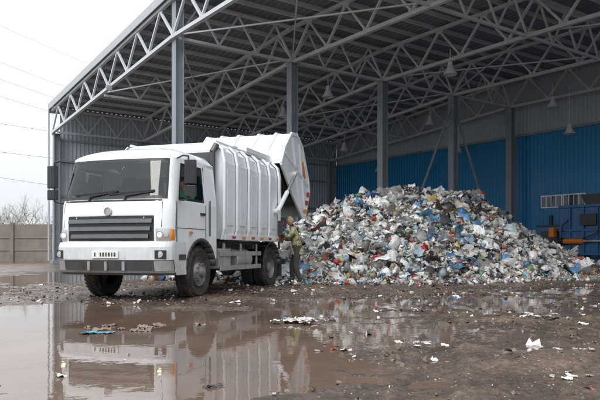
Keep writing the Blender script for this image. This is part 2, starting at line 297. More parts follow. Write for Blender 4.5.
o=litter("mud_clods",np.stack([qx,qy,hh+.001],-1),np.clip(rng.lognormal(math.log(.03),.55,len(qx)),.01,.1),kinds=(.05,.95,0),flat=.4,colsel=(np.array([(.11,.075,.055),(.06,.042,.032),(.18,.13,.095)]),np.array([.5,.3,.2])))
def scrap(name,x,y,s,c,n=1,spread=.5):
    P=np.array([[x+rng.normal(0,s*spread),y+rng.normal(0,s*spread*.8),max(float(gh(x,y)),0)+.012] for _ in range(n)])
    return litter(name,P,np.full(n,s),kinds=(1,0,0),flat=.12,colsel=(np.array([c]),np.array([1.])),k0=7,crumple=.06)
scrap("blue_plastic_scrap",-2.3,7.2,.14,(.05,.3,.45),5,.9); scrap("dark_rag",-.62,4.4,.06,(.04,.04,.04),5); scrap("cardboard_scrap",-2.0,7.7,.17,(.2,.13,.09),8,1.1); scrap("cardboard_scrap",.6,15.5,.22,(.25,.17,.1),6,1)
scrap("plastic_film",.05,8.3,.16,(.6,.58,.55),10,1.3); scrap("plastic_film",2.3,5.6,.09,(.6,.58,.55),10,1.3); scrap("plastic_film",1.1,6.0,.08,(.65,.63,.6),7,1.3); scrap("plastic_film",3.2,8.6,.14,(.65,.65,.63),8,1.6); scrap("plastic_film",1.9,4.7,.06,(.75,.74,.72),6,1.6)
# ------------------------------------------------------------ hall
BR=math.radians(35.9); hall=empty("waste_sorting_hall",(-5.4,28.75,0),BR)
XS=[0,6.2,12.3,18.1,23.7]; XW=24.5; YB=19.; YF=-30.
def zt(y): return 12.35 if y<=0 else 12.35-y*1.6/19
def zl(y): return 10.3 if y<=0 else 10.3-y*1.42/19
mb=MB()
for x in XS:
    for y in (0,19.,-30.):
        top=zl(y)-.08 if not (x==0 and y==0) else zt(y)-.45
        mb.box((x,y,top/2),(.355,.05,top)); mb.box((x-.19,y,top/2),(.025,.42,top)); mb.box((x+.19,y,top/2),(.025,.42,top)); mb.box((x,y,.12),(.7,.7,.24))
        mb.box((x,y,top-.01),(.5,.5,.04))
mb.obj("columns",[colm],hall,bevel=.006)
mb=MB()
ys=list(np.arange(YF,YB+.01,(YB-YF)/18))
for x in XS:
    xo=.0 if x else -.25
    for a,b_ in ((YF,0),(0,YB)):
        mb.beam((x+xo,a,zt(a)-.35),(x+xo,b_,zt(b_)-.35),.16,.16); mb.beam((x+xo,a,zl(a)),(x+xo,b_,zl(b_)),.18,.16)
    for i in range(18):
        a,b_=ys[i],ys[i+1]; mid=(a+b_)/2
        mb.beam((x+xo,a,zl(a)+.08),(x+xo,mid,zt(mid)-.43),.1); mb.beam((x+xo,mid,zt(mid)-.43),(x+xo,b_,zl(b_)+.08),.1)
        for yy,zz_ in ((mid,zt(mid)-.45),(b_,zl(b_)+.1)): mb.box((x+xo,yy,zz_),(.03,.42,.2))
for y in (-27.5,-18.5,-9.2,0.0,9.5,18.8):
    mb.beam((0,y,zl(y)+.01),(XW,y,zl(y)+.01),.12,.12); mb.beam((0,y,zt(y)-.36),(XW,y,zt(y)-.36),.12,.12)
    for a,b_ in zip(XS[:-1],XS[1:]):
        k=3; st=(b_-a)/k
        for i in range(k):
            p=a+i*st; mb.beam((p,y,zl(y)+.07),(p+st/2,y,zt(y)-.42),.08); mb.beam((p+st/2,y,zt(y)-.42),(p+st,y,zl(y)+.07),.08)
for j in (0,2):
    for (ya,yb) in ((-18.5,-9.2),(-9.2,0),(0,9.5)):
        a,b_=XS[j],XS[j+1]; mb.beam((a,ya,zl(ya)+.1),(b_,yb,zl(yb)+.1),.06); mb.beam((b_,ya,zl(ya)+.16),(a,yb,zl(yb)+.16),.06)
mb.obj("roof_trusses",[steel],hall)
mb=MB()
for y in np.arange(YF+.4,YB,1.36): mb.box((XW/2+.1,y,zt(y)-.17),(XW+.6,.07,.2))
mb.obj("purlins",[steel],hall)
mb=MB(); prof=[]; x=-.4; k=0
while x<XW+.5:
    prof+= [(x,0),(x+.13,0),(x+.17,.07),(x+.30,.07)]; x+=.34
for a,b_ in ((YF-.4,0),(0,YB+.3)):
    vs=[(p[0],a,zt(a)-.06+p[1]) for p in prof]+[(p[0],b_,zt(b_)-.06+p[1]) for p in prof]; n=len(prof)
    mb.add(vs,[(i,i+1,n+i+1,n+i) for i in range(n-1)])
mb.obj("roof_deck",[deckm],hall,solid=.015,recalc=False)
mb=MB()
for a,b_ in ((YF-.45,0),(0,YB+.35)):
    mb.beam((-.44,a,zt(a)-.08),(-.44,b_,zt(b_)-.08),.05,.42); mb.beam((XW+.5,a,zt(a)-.08),(XW+.5,b_,zt(b_)-.08),.05,.42)
mb.beam((-.4,YB+.36,zt(YB)-.2),(XW+.5,YB+.36,zt(YB)-.2),.05,.6); mb.beam((-.4,YF-.46,zt(YF)-.1),(XW+.5,YF-.46,zt(YF)-.1),.05,.4)
mb.obj("roof_fascia",[fasc],hall)
def clad(name,a,b_,fixed,axis,z0,z1f,mat,pitch=.28,d=.035):
    mb=MB(); t=a; pr=[]
    while t<b_:
        pr+=[(t,0),(t+pitch*.55,0),(t+pitch*.65,d),(t+pitch*.9,d)]; t+=pitch
    n=len(pr); vs=[]
    for zz in (0,1):
        for p in pr:
            z=z0 if zz==0 else z1f(p[0]); vs.append((p[0],fixed-p[1],z) if axis=='x' else (fixed-p[1],p[0],z))
    mb.add(vs,[(i,i+1,n+i+1,n+i) for i in range(n-1)]); return mb.obj(name,[mat],hall,recalc=False,solid=.01)
clad("back_wall",0.3,XW,YB+.25,'x',0.0,lambda x:zt(YB)-.1,greyw)
clad("blue_side_wall",YF,YB+.2,XW+.15,'y',0.0,lambda y:8.5,bluew)
clad("upper_side_wall",YF,YB+.2,XW+.2,'y',8.5,lambda y:zt(y)-.1,greyw)
mb=MB()
for z in (2.2,4.6,7.0,8.45): mb.box((XW/2,YB+.1,z),(XW,.08,.14)); 
mb.box((XW+.03,(YB+YF)/2,8.5),(.1,YB-YF,.16))
mb.cyl((18.1,0,9.9),(14.6,0,2.8),.07); mb.cyl((18.1,0,9.9),(21.6,0,2.4),.07)
mb.obj("girts_and_braces",[colm],hall)
mb=MB()
for y0 in (-2.45,-4.0):
    mb.box((XW+.06,y0,4.0),(.05,1.5,.8),0); mb.box((XW+.03,y0,4.0),(.03,1.36,.66),1)
    for yy in (-.34,.0,.34): mb.box((XW+.01,y0+yy,4.0),(.03,.05,.66),0)
mb.obj("strip_windows",[white,pmat("window_pane",(.06,.09,.13),.08)],hall)
mb=MB()
def hw(X,Y):
    dx,dy=X+5.4,Y-28.75; return dx*math.cos(BR)+dy*math.sin(BR), -dx*math.sin(BR)+dy*math.cos(BR)
for (X0,Y0,z) in ((1.5,34.8,9.1),(7.0,30.3,9.1),(14.3,36.8,9.0),(-3.8,45.5,8.3),(15.5,37.4,7.6),(8.3,41.5,8.9),(3.2,47,8.1),(11.2,46,7.8),(6.5,54,7.4),(-1,39,8.9)):
    x,y=hw(X0,Y0); mb.cyl((x,y,z+.6),(x,y,zl(y)+.0),.02,n=5); mb.lathe((x,y,z),(0,0,1),[(.62,.03),(.6,.11),(.38,.13),(.32,.16),(.07,.3),(0,.33),(.0,.27),(.14,.14)],18)
mb.obj("high_bay_lamps",[lampm],hall,smooth=40)
mb=MB()
mb.box((-.45,7.5,zl(7.5)-.2),(.3,.14,.28)); mb.beam((-.25,7.5,zl(7.5)),(-.4,7.5,zl(7.5)),.04); mb.obj("floodlight",[alum],hall)
mb=MB(); mb.path([(-.45,YB+.2,zt(YB)-.3),(-.45,YB+.2,.2)],.06); mb.obj("downpipe",[fasc],hall)
# ------------------------------------------------------------ baler
bal=empty("waste_baler",(-5.4,28.75,0),BR)
bb=pmat("machine_blue",(.02,.13,.32),.4,var=.2,dirt=(.06,.08,.1),dirt_amt=.4)
mb=MB()
mb.box((21.6,-9.2,2.0),(2.6,7,2.7),0)
for y in np.arange(-12.6,-5.6,.78): mb.box((20.26,y,2.0),(.12,.1,2.6),0)
mb.box((20.26,-9.2,3.3),(.16,7,.14),0); mb.box((20.26,-9.2,2.0),(.1,7,.12),0); mb.box((20.26,-9.2,.72),(.16,7,.14),0)
mb.prism([(-10.8,3.4),(-7.0,3.4),(-6.7,3.95),(-11.1,3.95)],0,20.7,22.7,2)
for y in (-12.4,-6.0,-9.2):
    mb.box((20.6,y,.33),(.25,.3,.66),0); mb.box((22.6,y,.33),(.25,.3,.66),0)
mb.cyl((20.1,-6.1,1.4),(20.1,-7.2,1.4),.15,mi=1); mb.cyl((20.1,-7.2,1.4),(20.1,-9.6,1.4),.07,mi=3); mb.cyl((20.1,-5.9,1.4),(20.1,-6.1,1.4),.2,mi=2); mb.box((20.15,-9.7,1.4),(.2,.3,.4),0)
mb.box((20.12,-7.5,2.55),(.14,.9,.6),2); mb.box((20.12,-9.0,2.55),(.14,.7,.5),2); mb.box((20.12,-10.6,2.5),(.16,.8,.7),1)
mb.box((21.4,-4.9,1.3),(1.6,1.5,1.9),0); mb.box((20.56,-4.9,1.3),(.06,1.1,1.4),2); mb.box((20.2,-5.35,1.9),(.35,.3,.5),1)
mb.path([(20.3,-6.3,2.6),(20.1,-6.0,2.3),(20.15,-5.9,1.5)],.035,mi=2); mb.path([(20.2,-8.2,2.3),(20.0,-8.0,1.8),(20.1,-7.1,1.5)],.03,mi=2)
mb.box((21.4,-4.9,2.3),(1.7,1.6,.1),2); mb.cyl((20.9,-4.8,2.3),(20.9,-4.8,2.9),.12,mi=2)
mb.obj("baler_body",[bb,orange,black,alum],bal,bevel=.015)
# ------------------------------------------------------------ left wall, trees, wires
cw=empty("concrete_wall"); mb=MB()
x=-75
while x<-19.5:
    h=2.75+random.uniform(-.05,.08); mb.box((x+1.45,47.5,h/2),(2.86,.14,h),0); mb.box((x,47.45,1.45),(.28,.3,2.95),0)
    for z in (.9,1.8): mb.box((x+1.45,47.41,z),(2.7,.05,.07),0)
    x+=3.0
mb.obj("wall_panels",[conc],cw,bevel=.015)
mb=MB(); barkm=pmat("haze_lightened_bark",(.2,.175,.155),.9,var=.2)  # bark colour lightened to paint in distance haze
def branch(p,d,l,r,lev):
    q=p+d*l; mb.cyl(p,q,r,r*.6,3 if lev>1 else 5,caps=False)
    if lev>=5: return
    for i in range(random.choice((2,3,3))):
        nd=(d+Vector((random.gauss(0,.42),random.gauss(0,.42),random.gauss(.1,.25)))).normalized()
        branch(p+d*l*random.uniform(.6,1),nd,l*random.uniform(.6,.85),r*.58,lev+1)
for i in range(42):
    x=-62+i*.95+random.uniform(-.6,.6); branch(Vector((x,random.uniform(84,100),0)),Vector((random.gauss(0,.06),0,1)).normalized(),random.uniform(2.2,3.1),.11,0)
mb.obj("distant_bare_trees",[barkm],smooth=60)
pl=empty("power_lines"); mb=MB(); wirem=pmat("wire",(.25,.25,.26),.6)
for (ya,yb) in ((14,52),(52,84),(70,98),(88,112),(118,128),(147,154),(172,182)):
    A=Vector((-320/650*48,48,.93+(250-ya)*48/650)); B=Vector(((75-300)/650*64,64,.93+(250-yb-4)*64/650)); A2=A+(A-B)*.6; B2=B+(B-A)*1.2; prev=None
    for k in range(21):
        t=k/20; p=A2.lerp(B2,t)-Vector((0,0,.5*4*t*(1-t)*.5))
        if prev is not None: mb.cyl(prev,p,.015,n=4,caps=False)
        prev=p
mb.obj("wires",[wirem],pl)
# ------------------------------------------------------------ truck
TR=math.radians(-17.7); T=empty("garbage_truck",(-3.03,12.93,0),TR)
def wheel(mb,cx,y,side,dual):
    ax=(side,0,0); R=.5; w=.28
    def tyre(x0):
        mb.lathe((x0,y,R),ax,[(0,.27),(.02,.3),(.0,.36),(-.02,.44),(.012,.475),(.04,.495),(.06,.5),(w-.06,.5),(w-.04,.495),(w-.012,.475),(w+.02,.44),(w,.36),(w-.02,.3),(w,.27)],40,0)
        for i in range(40):
            t=2*math.pi*i/40; c=Vector((x0+side*w/2,y+math.cos(t)*.5,R+math.sin(t)*.5)); Rm=Matrix.Rotation(t,3,'X')
            for s in (-1,1): mb.box(c+Vector((s*.07,0,0)),(.1,.022,.05),0,Rm)
    x0=cx-side*w/2; tyre(x0)
    if dual: tyre(x0-side*.33)
    if not dual: mb.lathe((x0,y,R),ax,[(w,.275),(w-.02,.27),(w-.07,.25),(w-.08,.22),(w-.02,.18),(w+.02,.15),(w+.03,.13),(w+.03,.1),(w+.09,.09),(w+.11,.05),(w+.11,0)],32,1)
    else: mb.lathe((x0,y,R),ax,[(w,.275),(w-.02,.27),(w-.06,.25),(w-.17,.23),(w-.19,.2),(w-.19,.14),(w-.1,.13),(w-.02,.12),(w-.01,.08),(w-.01,0)],32,1)
    xb=x0+side*((w+.02) if not dual else (w-.185)); rb=.165 if not dual else .17
    for i in range(10):
        t=2*math.pi*i/10; mb.cyl((xb,y+math.cos(t)*rb,R+math.sin(t)*rb),(xb+side*.035,y+math.cos(t)*rb,R+math.sin(t)*rb),.017,n=6,mi=1)
mb=MB()
for s in (-1,1): wheel(mb,s*1.0,0,s,False); wheel(mb,s*1.02,3.9,s,True)
mb.cyl((-.9,0,.5),(.9,0,.5),.07,mi=1); mb.cyl((-.7,3.9,.5),(.7,3.9,.5),.1,mi=1); mb.lathe((0,3.9,.5),(1,0,0),[(-.22,.1),(-.1,.22),(.1,.22),(.22,.1)],16,1)
mb.obj("wheels",[rubber,rimm],T,smooth=35)
ZR=[.95,1.05,1.3,1.5,1.78,1.85,2.62]; YR=[-1.32,-1.335,-1.345,-1.34,-1.31,-1.28,-1.07]
def yf(z): return float(np.interp(z,ZR,YR))
def xw(z): return float(np.interp(z,[0,1.8,2.62],[1.17,1.17,1.09]))
FX=[0,.3,.6,.78,.88,.93,.965,.99,1.0]; DY=[0,.008,.035,.07,.11,.15,.2,.26,.33]
def dyf(fx): return float(np.interp(abs(fx),FX,DY))
def F(fx,z,off=0.,yfun=yf,xs=None):
    def P(f): return Vector(((xs or xw(z))*f, yfun(z)+dyf(f)))
    p=P(fx)
    if off:
        e=.01; a=P(max(-1,fx-e)); c=P(min(1,fx+e)); t=(c-a).normalized(); nrm=Vector((t.y,-t.x)); p=p+nrm*off
    return (p.x,p.y,z)
cols=[-1,-.99,-.965,-.93,-.9,-.88,-.78,-.6,-.3,0,.3,.6,.78,.88,.9,.93,.965,.99,1]
rows=[.95,1.05,1.3,1.5,1.62,1.78,1.84,1.90,2.05,2.2,2.35,2.54,2.59,2.62]
mb=MB(); vs=[F(c,z) for z in rows for c in cols]; nc=len(cols)
for j in range(len(rows)-1):
    for i in range(nc-1):
        zc=(rows[j]+rows[j+1])/2; fc=(cols[i]+cols[i+1])/2; mi=0
        if 1.84<zc<2.59 and abs(fc)<.93: mi=1
        if 1.9<zc<2.54 and abs(fc)<.9: mi=2
        mb.add([vs[j*nc+i],vs[j*nc+i+1],vs[(j+1)*nc+i+1],vs[(j+1)*nc+i]],[(0,1,2,3)],mi)
def roofp(u,s):
    y0=yf(2.62)+dyf(u); y=y0+(0.7-y0)*s; f=min(1,(s/.3))**.55; x=1.09*u; z=2.62+.23*f*(1-abs(u)**6)**.6
    if s>.9: z-= .05*(s-.9)/.1
    return (x,y,z)
us=[-1,-.99,-.97,-.93,-.87,-.78,-.6,-.3,0,.3,.6,.78,.87,.93,.97,.99,1]; ss=[0,.01,.03,.06,.1,.16,.23,.3,.5,.7,.9,1]
for j in range(len(ss)-1):
    for i in range(len(us)-1): mb.add([roofp(us[i],ss[j]),roofp(us[i+1],ss[j]),roofp(us[i+1],ss[j+1]),roofp(us[i],ss[j+1])],[(0,1,2,3)],0)
for s in (-1,1):
    arch=[(-.62,.55)]+[(.62*math.cos(math.radians(a)),.5+.62*math.sin(math.radians(a))) for a in range(165,14,-10)]+[(.66,.75),(.7,.75),(.7,1.8),(-.98,1.8),(-.995,.95),(-.98,.55)]
    mb.add([(s*1.17,y,z) for y,z in arch],[tuple(range(len(arch)))],0)
    ya=lambda z: yf(z)+.33
    zr=[1.8,1.84,1.89,2.47,2.53,2.62]
    def cc(z):
        w0=float(np.interp(z,[1.84,2.53],[-.9,-.7])); return [ya(z),w0,w0+.045,.10,.145,.7]
    for j in range(5):
        for i in range(5):
            mi=0
            if 1<=j<=3 and 1<=i<=3: mi=1
            if j==2 and i==2: mi=3
            a=cc(zr[j]);c=cc(zr[j+1]); mb.add([(s*xw(zr[j]),a[i],zr[j]),(s*xw(zr[j]),a[i+1],zr[j]),(s*xw(zr[j+1]),c[i+1],zr[j+1]),(s*xw(zr[j+1]),c[i],zr[j+1])],[(0,1,2,3)],mi)
mb.add([(-1.17,.7,.75),(1.17,.7,.75),(1.17,.7,1.8),(-1.17,.7,1.8)],[(0,1,2,3)],0)
mb.add([(-1.17,.7,1.8),(-.8,.7,1.9),(-.8,.7,2.45),(-1.09,.7,2.62),(-.9,.7,2.78),(.9,.7,2.78),(1.09,.7,2.62),(.8,.7,2.45),(.8,.7,1.9),(1.17,.7,1.8)],[(0,1,2,3),(3,2,7,6,5,4),(6,7,8,9),(9,8,1,0)],0)
mb.add([(-.8,.7,1.9),(.8,.7,1.9),(.8,.7,2.45),(-.8,.7,2.45)],[(0,1,2,3)],3)
import bmesh
o=mb.obj("cab_shell",[white,black,wsglass,sideglass],T)
bm=bmesh.new(); bm.from_mesh(o.data); bmesh.ops.remove_doubles(bm,verts=bm.verts[:],dist=.002); bmesh.ops.recalc_face_normals(bm,faces=bm.faces[:]); bm.to_mesh(o.data); bm.free()
o.data.polygons.foreach_set("use_smooth",[True]*len(o.data.polygons)); o.data.set_sharp_from_angle(angle=math.radians(40))
def patch(mb,f0,f1,z0,z1,off,mi,nx=8,nz=3,yfun=yf,skew=0,edge=True):
    g=[]
    for j in range(nz+1):
        for i in range(nx+1):
            z=z0+(z1-z0)*j/nz; f=f0+(f1-f0)*i/nx+skew*(z-z0); f=max(-1,min(1,f)); o_=off if (0<i<nx and 0<j<nz) or not edge else off*.3
            g.append(F(f,z,o_,yfun))
    mb.add(g,[(j*(nx+1)+i,j*(nx+1)+i+1,(j+1)*(nx+1)+i+1,(j+1)*(nx+1)+i) for j in range(nz) for i in range(nx)],mi)
mb=MB()
patch(mb,-.76,.76,1.09,1.54,.01,0,14,3)
for k,z in enumerate((1.13,1.265,1.40)):
    w_=(.68,.71,.735)[k]
    for i in range(14):
        a=-w_+2*w_*i/14; b_=-w_+2*w_*(i+1)/14
        p=[F(a,z,.012),F(b_,z,.012),F(b_,z+.012,.045),F(a,z+.012,.045),F(b_,z+.075,.036),F(a,z+.075,.036),F(b_,z+.085,.012),F(a,z+.085,.012)]
        mb.add(p,[(0,1,2,3),(3,2,4,5),(5,4,6,7)],1)
mb.lathe((0,-1.36,1.62),(0,-1,0),[(-.04,.08),(0,.08),(.012,.072),(.012,.064),(.0,.06),(0,0)],24,2)
mb.obj("grille",[black,pmat("slat_grey",(.12,.125,.135),.35),alum],T,smooth=30)
mb=MB(); patch(mb,-.84,.84,1.55,1.79,.014,0,14,3); mb.obj("front_flap",[white],T,smooth=40)
mb=MB(); patch(mb,-.86,.86,1.80,1.835,.012,0,14,3)
for (a,b_) in ((-.62,.0),(.02,.62)):
    p=F(a+.25,1.9,.03); q=F(b_+.12,1.98,.02); mb.beam(p,q,.02,.02); mb.beam(F(a+.25,1.83,.02),p,.03,.03); p2=F(a-.05,1.93,.02); mb.beam(p2,F(b_+.12,1.99,.015),.012,.03)
for s in (-1,1):
    mb.beam(F(s*.87,1.34,.004),F(s*.87,1.79,.004),.008,.008)
    mb.beam((s*1.172,-.97,.98),(s*1.172,-.97,1.8),.012,.012); mb.beam((s*1.172,.2,1.15),(s*1.172,.2,1.8),.012,.012); mb.beam((s*1.15,.2,1.8),(s*1.1,.2,2.55),.012,.012)
    mb.beam((s*1.172,-.97,1.33),(s*1.172,.2,1.33),.01,.01)
    mb.box((s*1.185,.06,1.62),(.04,.18,.045))
    mb.beam((s*1.2,.34,1.2),(s*1.2,.34,1.9),.02,.02)
mb.obj("wipers_and_seams",[black],T)
def yb_(z): return float(np.interp(z,[.48,.56,.75,.98,1.06,1.1],[-1.34,-1.4,-1.43,-1.43,-1.39,-1.35]))
mb=MB(); zz=[.48,.52,.56,.65,.74,.755,.9,.98,1.03,1.07]
vs=[F(c,z,(-.012 if z<.75 else 0),yb_,1.19) for z in zz for c in cols]
for j in range(len(zz)-1):
    for i in range(nc-1):
        fc=(cols[i]+cols[i+1])/2; mi=0
        if j<5: mi=2
        if j in(2,3) and abs(fc)<.78: mi=1
        if j in (0,): mi=1
        mb.add([vs[j*nc+i],vs[j*nc+i+1],vs[(j+1)*nc+i+1],vs[(j+1)*nc+i]],[(0,1,2,3)],mi)
for s in (-1,1):
    mb.add([(s*1.19,yb_(z)+.33,z) for z in zz]+[(s*1.19,-.64,zz[-1]),(s*1.19,-.64,zz[0])],[tuple(range(len(zz)+2))],0)
mb.add([F(c,1.07,0,yb_,1.19) for c in cols]+[(1.15,-.7,1.07),(-1.15,-.7,1.07)],[tuple(range(nc+2))],0)
for fx in (-.3,0,.3): mb.box(F(fx,.645,.005,yb_,1.19),(.05,.03,.16),2)
mb.obj("bumper",[bumperm,dgrey,lowgrey],T,smooth=35)
mb=MB(); mb.box((0,-1.445,.85),(.54,.02,.13),0)
for i in range(8):
    if i!=1: mb.box((-.2+i*.058,-1.457,.85),(.026+.01*(i%2),.006,.07),1)
mb.obj("number_plate",[plate,dgrey],T)
mb=MB()
for s in (-1,1):
    a,b_=(.79,.975); f0,f1=(s*a,s*b_)
    patch(mb,min(f0,f1),max(f0,f1),1.09,1.31,.022,0,8,3)
    c=Vector(F(s*.845,1.2,.03)); mb.lathe(c,(0,-1,0),[(0,.075),(.012,.07),(.012,.05)],20,1); mb.lathe(c,(0,-1,0),[(.012,.04),(.02,0.0)],16,2)
    c=Vector(F(s*.92,1.2,.02)); mb.lathe(c,(s*.5,-1,0),[(0,.05),(.012,.045),(.014,0)],16,1)
    patch(mb,min(s*.96,s*.995),max(s*.96,s*.995),1.1,1.3,.026,3,4,3)
    c=Vector(F(s*.87,.85,.01,yb_,1.19)); mb.lathe(c,(0,-1,0),[(0,.06),(.01,.055),(.012,0)],16,0); mb.box(c+Vector((0,.02,0)),(.2,.04,.15),4,Matrix.Rotation(s*.35,3,'Z'))
    mb.box((s*1.19,-.45,1.25),(.03,.1,.05),3)
mb.obj("headlamps",[lens,alum,bulb,amber,black],T,smooth=35)
mb=MB()
for s in (-1,1):
    for i in range(12):
        a0=math.radians(10+i*13.5);a1=math.radians(10+(i+1)*13.5)
        q=lambda a,r,x:(x,r*math.cos(a),.5+r*math.sin(a))
        mb.add([q(a0,.6,s*1.19),q(a1,.6,s*1.19),q(a1,.66,s*1.19),q(a0,.66,s*1.19),q(a0,.6,s*.75),q(a1,.6,s*.75)],[(0,1,2,3),(0,1,5,4)],0)
    mb.box((s*1.1,-.8,.52),(.16,.34,.1),0); mb.box((s*1.195,-.8,.8),(.015,.26,.1),0)
    for i in range(12):
        a0=math.radians(5+i*14);a1=math.radians(5+(i+1)*14)
        q=lambda a,r,x:(x,3.9+r*math.cos(a),.5+r*math.sin(a))
        mb.add([q(a0,.6,s*1.2),q(a1,.6,s*1.2),q(a1,.64,s*1.2),q(a0,.64,s*1.2),q(a0,.62,s*.6),q(a1,.62,s*.6)],[(0,1,2,3),(0,1,5,4)],0)
    mb.box((s*1.05,4.62,.5),(.3,.02,.5),0)
mb.obj("mudguards_and_steps",[dgrey],T,smooth=30,solid=.012)
mb=MB()
for s in (-1,1): mb.box((s*.42,2.2,.88),(.1,6.6,.26),0)
for y in (-1,.7,1.8,2.9,4.6): mb.box((0,y,.88),(.8,.1,.2),0)
mb.box((0,-.3,.85),(.75,1.2,.6),0); mb.box((0,-.4,1.12),(2.2,1.4,.08),0)
mb.box((.95,1.15,.75),(.42,.6,.42),1); mb.cyl((.98,1.7,.72),(.98,2.55,.72),.24,n=20,mi=2); mb.box((.7,1.95,.98),(.5,2.4,.06),0)
mb.box((-.95,1.6,.72),(.45,1.3,.45),0); mb.cyl((.3,1,.7),(.3,3.8,.6),.06,mi=0)
mb.box((0,5.2,.62),(2.2,.12,.14),0); mb.beam((.45,4.7,.8),(.45,5.2,.62),.08); mb.beam((-.45,4.7,.8),(-.45,5.2,.62),.08)
mb.box((0,2.6,1.07),(1.9,3.9,.12),0)
for y in (1.2,2.0,2.8,3.6,4.3): mb.box((0,y,1.0),(2.3,.08,.1),0)
mb.obj("chassis",[chass,guardm,alum],T,bevel=.015)
mb=MB()
for s in (-1,1):
    for z in (.55,.85): mb.box((s*1.18,2.0,z),(.03,2.3,.1),0)
    for y in (1.1,2.0,2.95): mb.box((s*1.15,y,.8),(.04,.06,.55),0)
mb.obj("side_guards",[alum],T,bevel=.006)
mb=MB()
for s in (-1,1):
    Rz=Matrix.Rotation(s*.25,3,'Z')
    mb.box((s*1.46,-1.0,2.32),(.2,.1,.42),0,Rz); mb.box((s*1.46,-1.0,1.98),(.2,.1,.19),0,Rz)
    mb.path([(s*1.1,-.82,2.6),(s*1.3,-.98,2.62),(s*1.42,-1.0,2.6),(s*1.42,-1.0,1.85),(s*1.3,-.95,1.82),(s*1.16,-.85,1.84)],.016)
    mb.box((s*1.46+.0,-.945,2.32),(.16,.012,.36),1,Rz)
mb.obj("mirrors",[black,alum],T,bevel=.025)
mb=MB(); mb.box((0,-.95,1.62),(2.1,.35,.3),0); mb.box((.6,-.8,1.8),(.5,.2,.1),0)
for x in (-.7,.74):
    mb.box((x,-.0,1.4),(.52,.5,.16),1); mb.box((x,.36,1.85),(.5,.14,.8),1,Matrix.Rotation(-.15,3,'X')); mb.box((x,.44,2.33),(.28,.1,.2),1); mb.box((x,0,1.22),(.4,.4,.2),0)
mb.box((0,-.3,1.2),(2.2,1.7,.03),0); mb.box((0,-.2,1.35),(.5,1,.3),0)
mb.box((-.45,-.9,1.8),(.3,.2,.02),2,Matrix.Rotation(.3,3,'Z'))
mb.obj("cab_interior",[dgrey,seatm,plate],T,bevel=.01)
mb=MB(); prev=None
R=Matrix.Rotation(math.radians(25),3,'X')
for i in range(25):
    t=2*math.pi*i/24; p=Vector((.7,-.56,1.88))+R@Vector((.23*math.cos(t),.23*math.sin(t),0))
    if prev is not None: mb.cyl(prev,p,.014,n=6)
    prev=p
mb.cyl((.7,-.56,1.87),(.7,-.8,1.7),.03); mb.beam((.48,-.56,1.88),(.92,-.56,1.88),.03,.02); mb.obj("steering_wheel",[black],T)
mb=MB()
sec=[(-1.16,1.16),(-1.2,1.35),(-1.21,2.75),(-1.16,3.0),(-1.02,3.14),(-.8,3.18),(.8,3.18),(1.02,3.14),(1.16,3.0),(1.21,2.75),(1.2,1.35),(1.16,1.16)]
mb.prism(sec,1,.95,4.42,0)
for y in (.99,1.66,2.33,3.0,3.67,4.36):
    for s in (-1,1):
        w_=.11; vs=[]
        pr=[(1.165,1.14),(1.215,1.35),(1.225,2.75),(1.17,3.02),(1.02,3.165)]
        for (x,z) in pr: vs+= [(s*(x),y-w_/2-.03,z),(s*(x+.04),y-w_/2,z+.012),(s*(x+.04),y+w_/2,z+.012),(s*(x),y+w_/2+.03,z)]
        fs=[]
        for k in range(len(pr)-1):
            for i in range(3): fs.append((k*4+i,k*4+i+1,k*4+4+i+1,k*4+4+i))
        fs.append((0,1,2,3)); fs.append((16,17,18,19)); mb.add(vs,fs,0)
for s in (-1,1): mb.box((s*1.2,2.68,1.2),(.1,3.4,.12),0); mb.box((s*1.0,2.68,3.2),(.06,3.4,.05),0)
for s in (-1,1):
    for i in range(5):
        y=1.325+i*.67; mb.box((s*1.212,y,2.05),(.016,.34,1.2),0)
mb.obj("compactor_body",[bodywhite],T,bevel=.012)
mb=MB(); mb.box((0,.85,2.1),(1.9,.08,1.7),0); mb.cyl((1.02,.82,1.0),(1.02,.82,2.95),.065,mi=0); mb.cyl((1.02,.82,2.95),(1.08,.9,3.12),.065,mi=0)
for i,z in enumerate((1.4,1.9,2.4)): mb.path([(.9,.84,z),(.5,.8,z+.1),(.2,.78,z-.1)],.02)
mb.box((.4,3.4,3.27),(1.3,1.6,.1),2); mb.cyl((.75,2.5,3.3),(.75,4.6,3.4),.05,mi=1); mb.cyl((-.75,2.5,3.3),(-.75,4.6,3.4),.05,mi=1)
for i in range(6): mb.box((1.262,1.4+i*.55,1.2),(.006,.18,.05),3 if i%2 else 4)
mb.obj("bulkhead_and_exhaust",[dgrey,alum,bodywhite,amber,redl],T)
tg=[(4.46,3.18),(4.75,3.62),(5.3,4.08),(5.75,4.12),(6.25,3.85),(6.85,2.95),(6.92,2.6),(6.5,1.88),(6.25,1.86),(5.4,2.42)]
mb=MB()
for s in (-1,1):
    mb.prism(tg,0,s*1.19,s*1.24,0)
    for a,b_ in zip(tg,tg[1:]+tg[:1]): mb.beam((s*1.25,a[0],a[1]),(s*1.25,b_[0],b_[1]),.05,.09)
    mb.beam((s*1.255,4.75,3.5),(s*1.255,6.8,2.8),.04,.09); mb.beam((s*1.255,5.4,4.0),(s*1.255,6.1,2.1),.04,.09); mb.beam((s*1.255,6.0,3.9),(s*1.255,6.5,2.0),.035,.07)
out=tg[:8]
for a,b_ in zip(out[:-1],out[1:]):
    mb.add([(-1.19,*a),(1.19,*a),(1.19,*b_),(-1.19,*b_)],[(0,1,2,3)],0)
for xx in (-.8,-.3,.3,.8):
    for a,b_ in zip(out[:-1],out[1:]): mb.beam((xx,a[0],a[1]+.02),(xx,b_[0],b_[1]+.02),.07,.06)
mb.obj("raised_tailgate",[bodywhite],T,bevel=.008)
mb=MB()
mb.prism([(4.5,3.1),(5.0,3.5),(6.1,3.3),(6.3,2.2),(5.6,2.4)],0,-1.1,1.1,0)
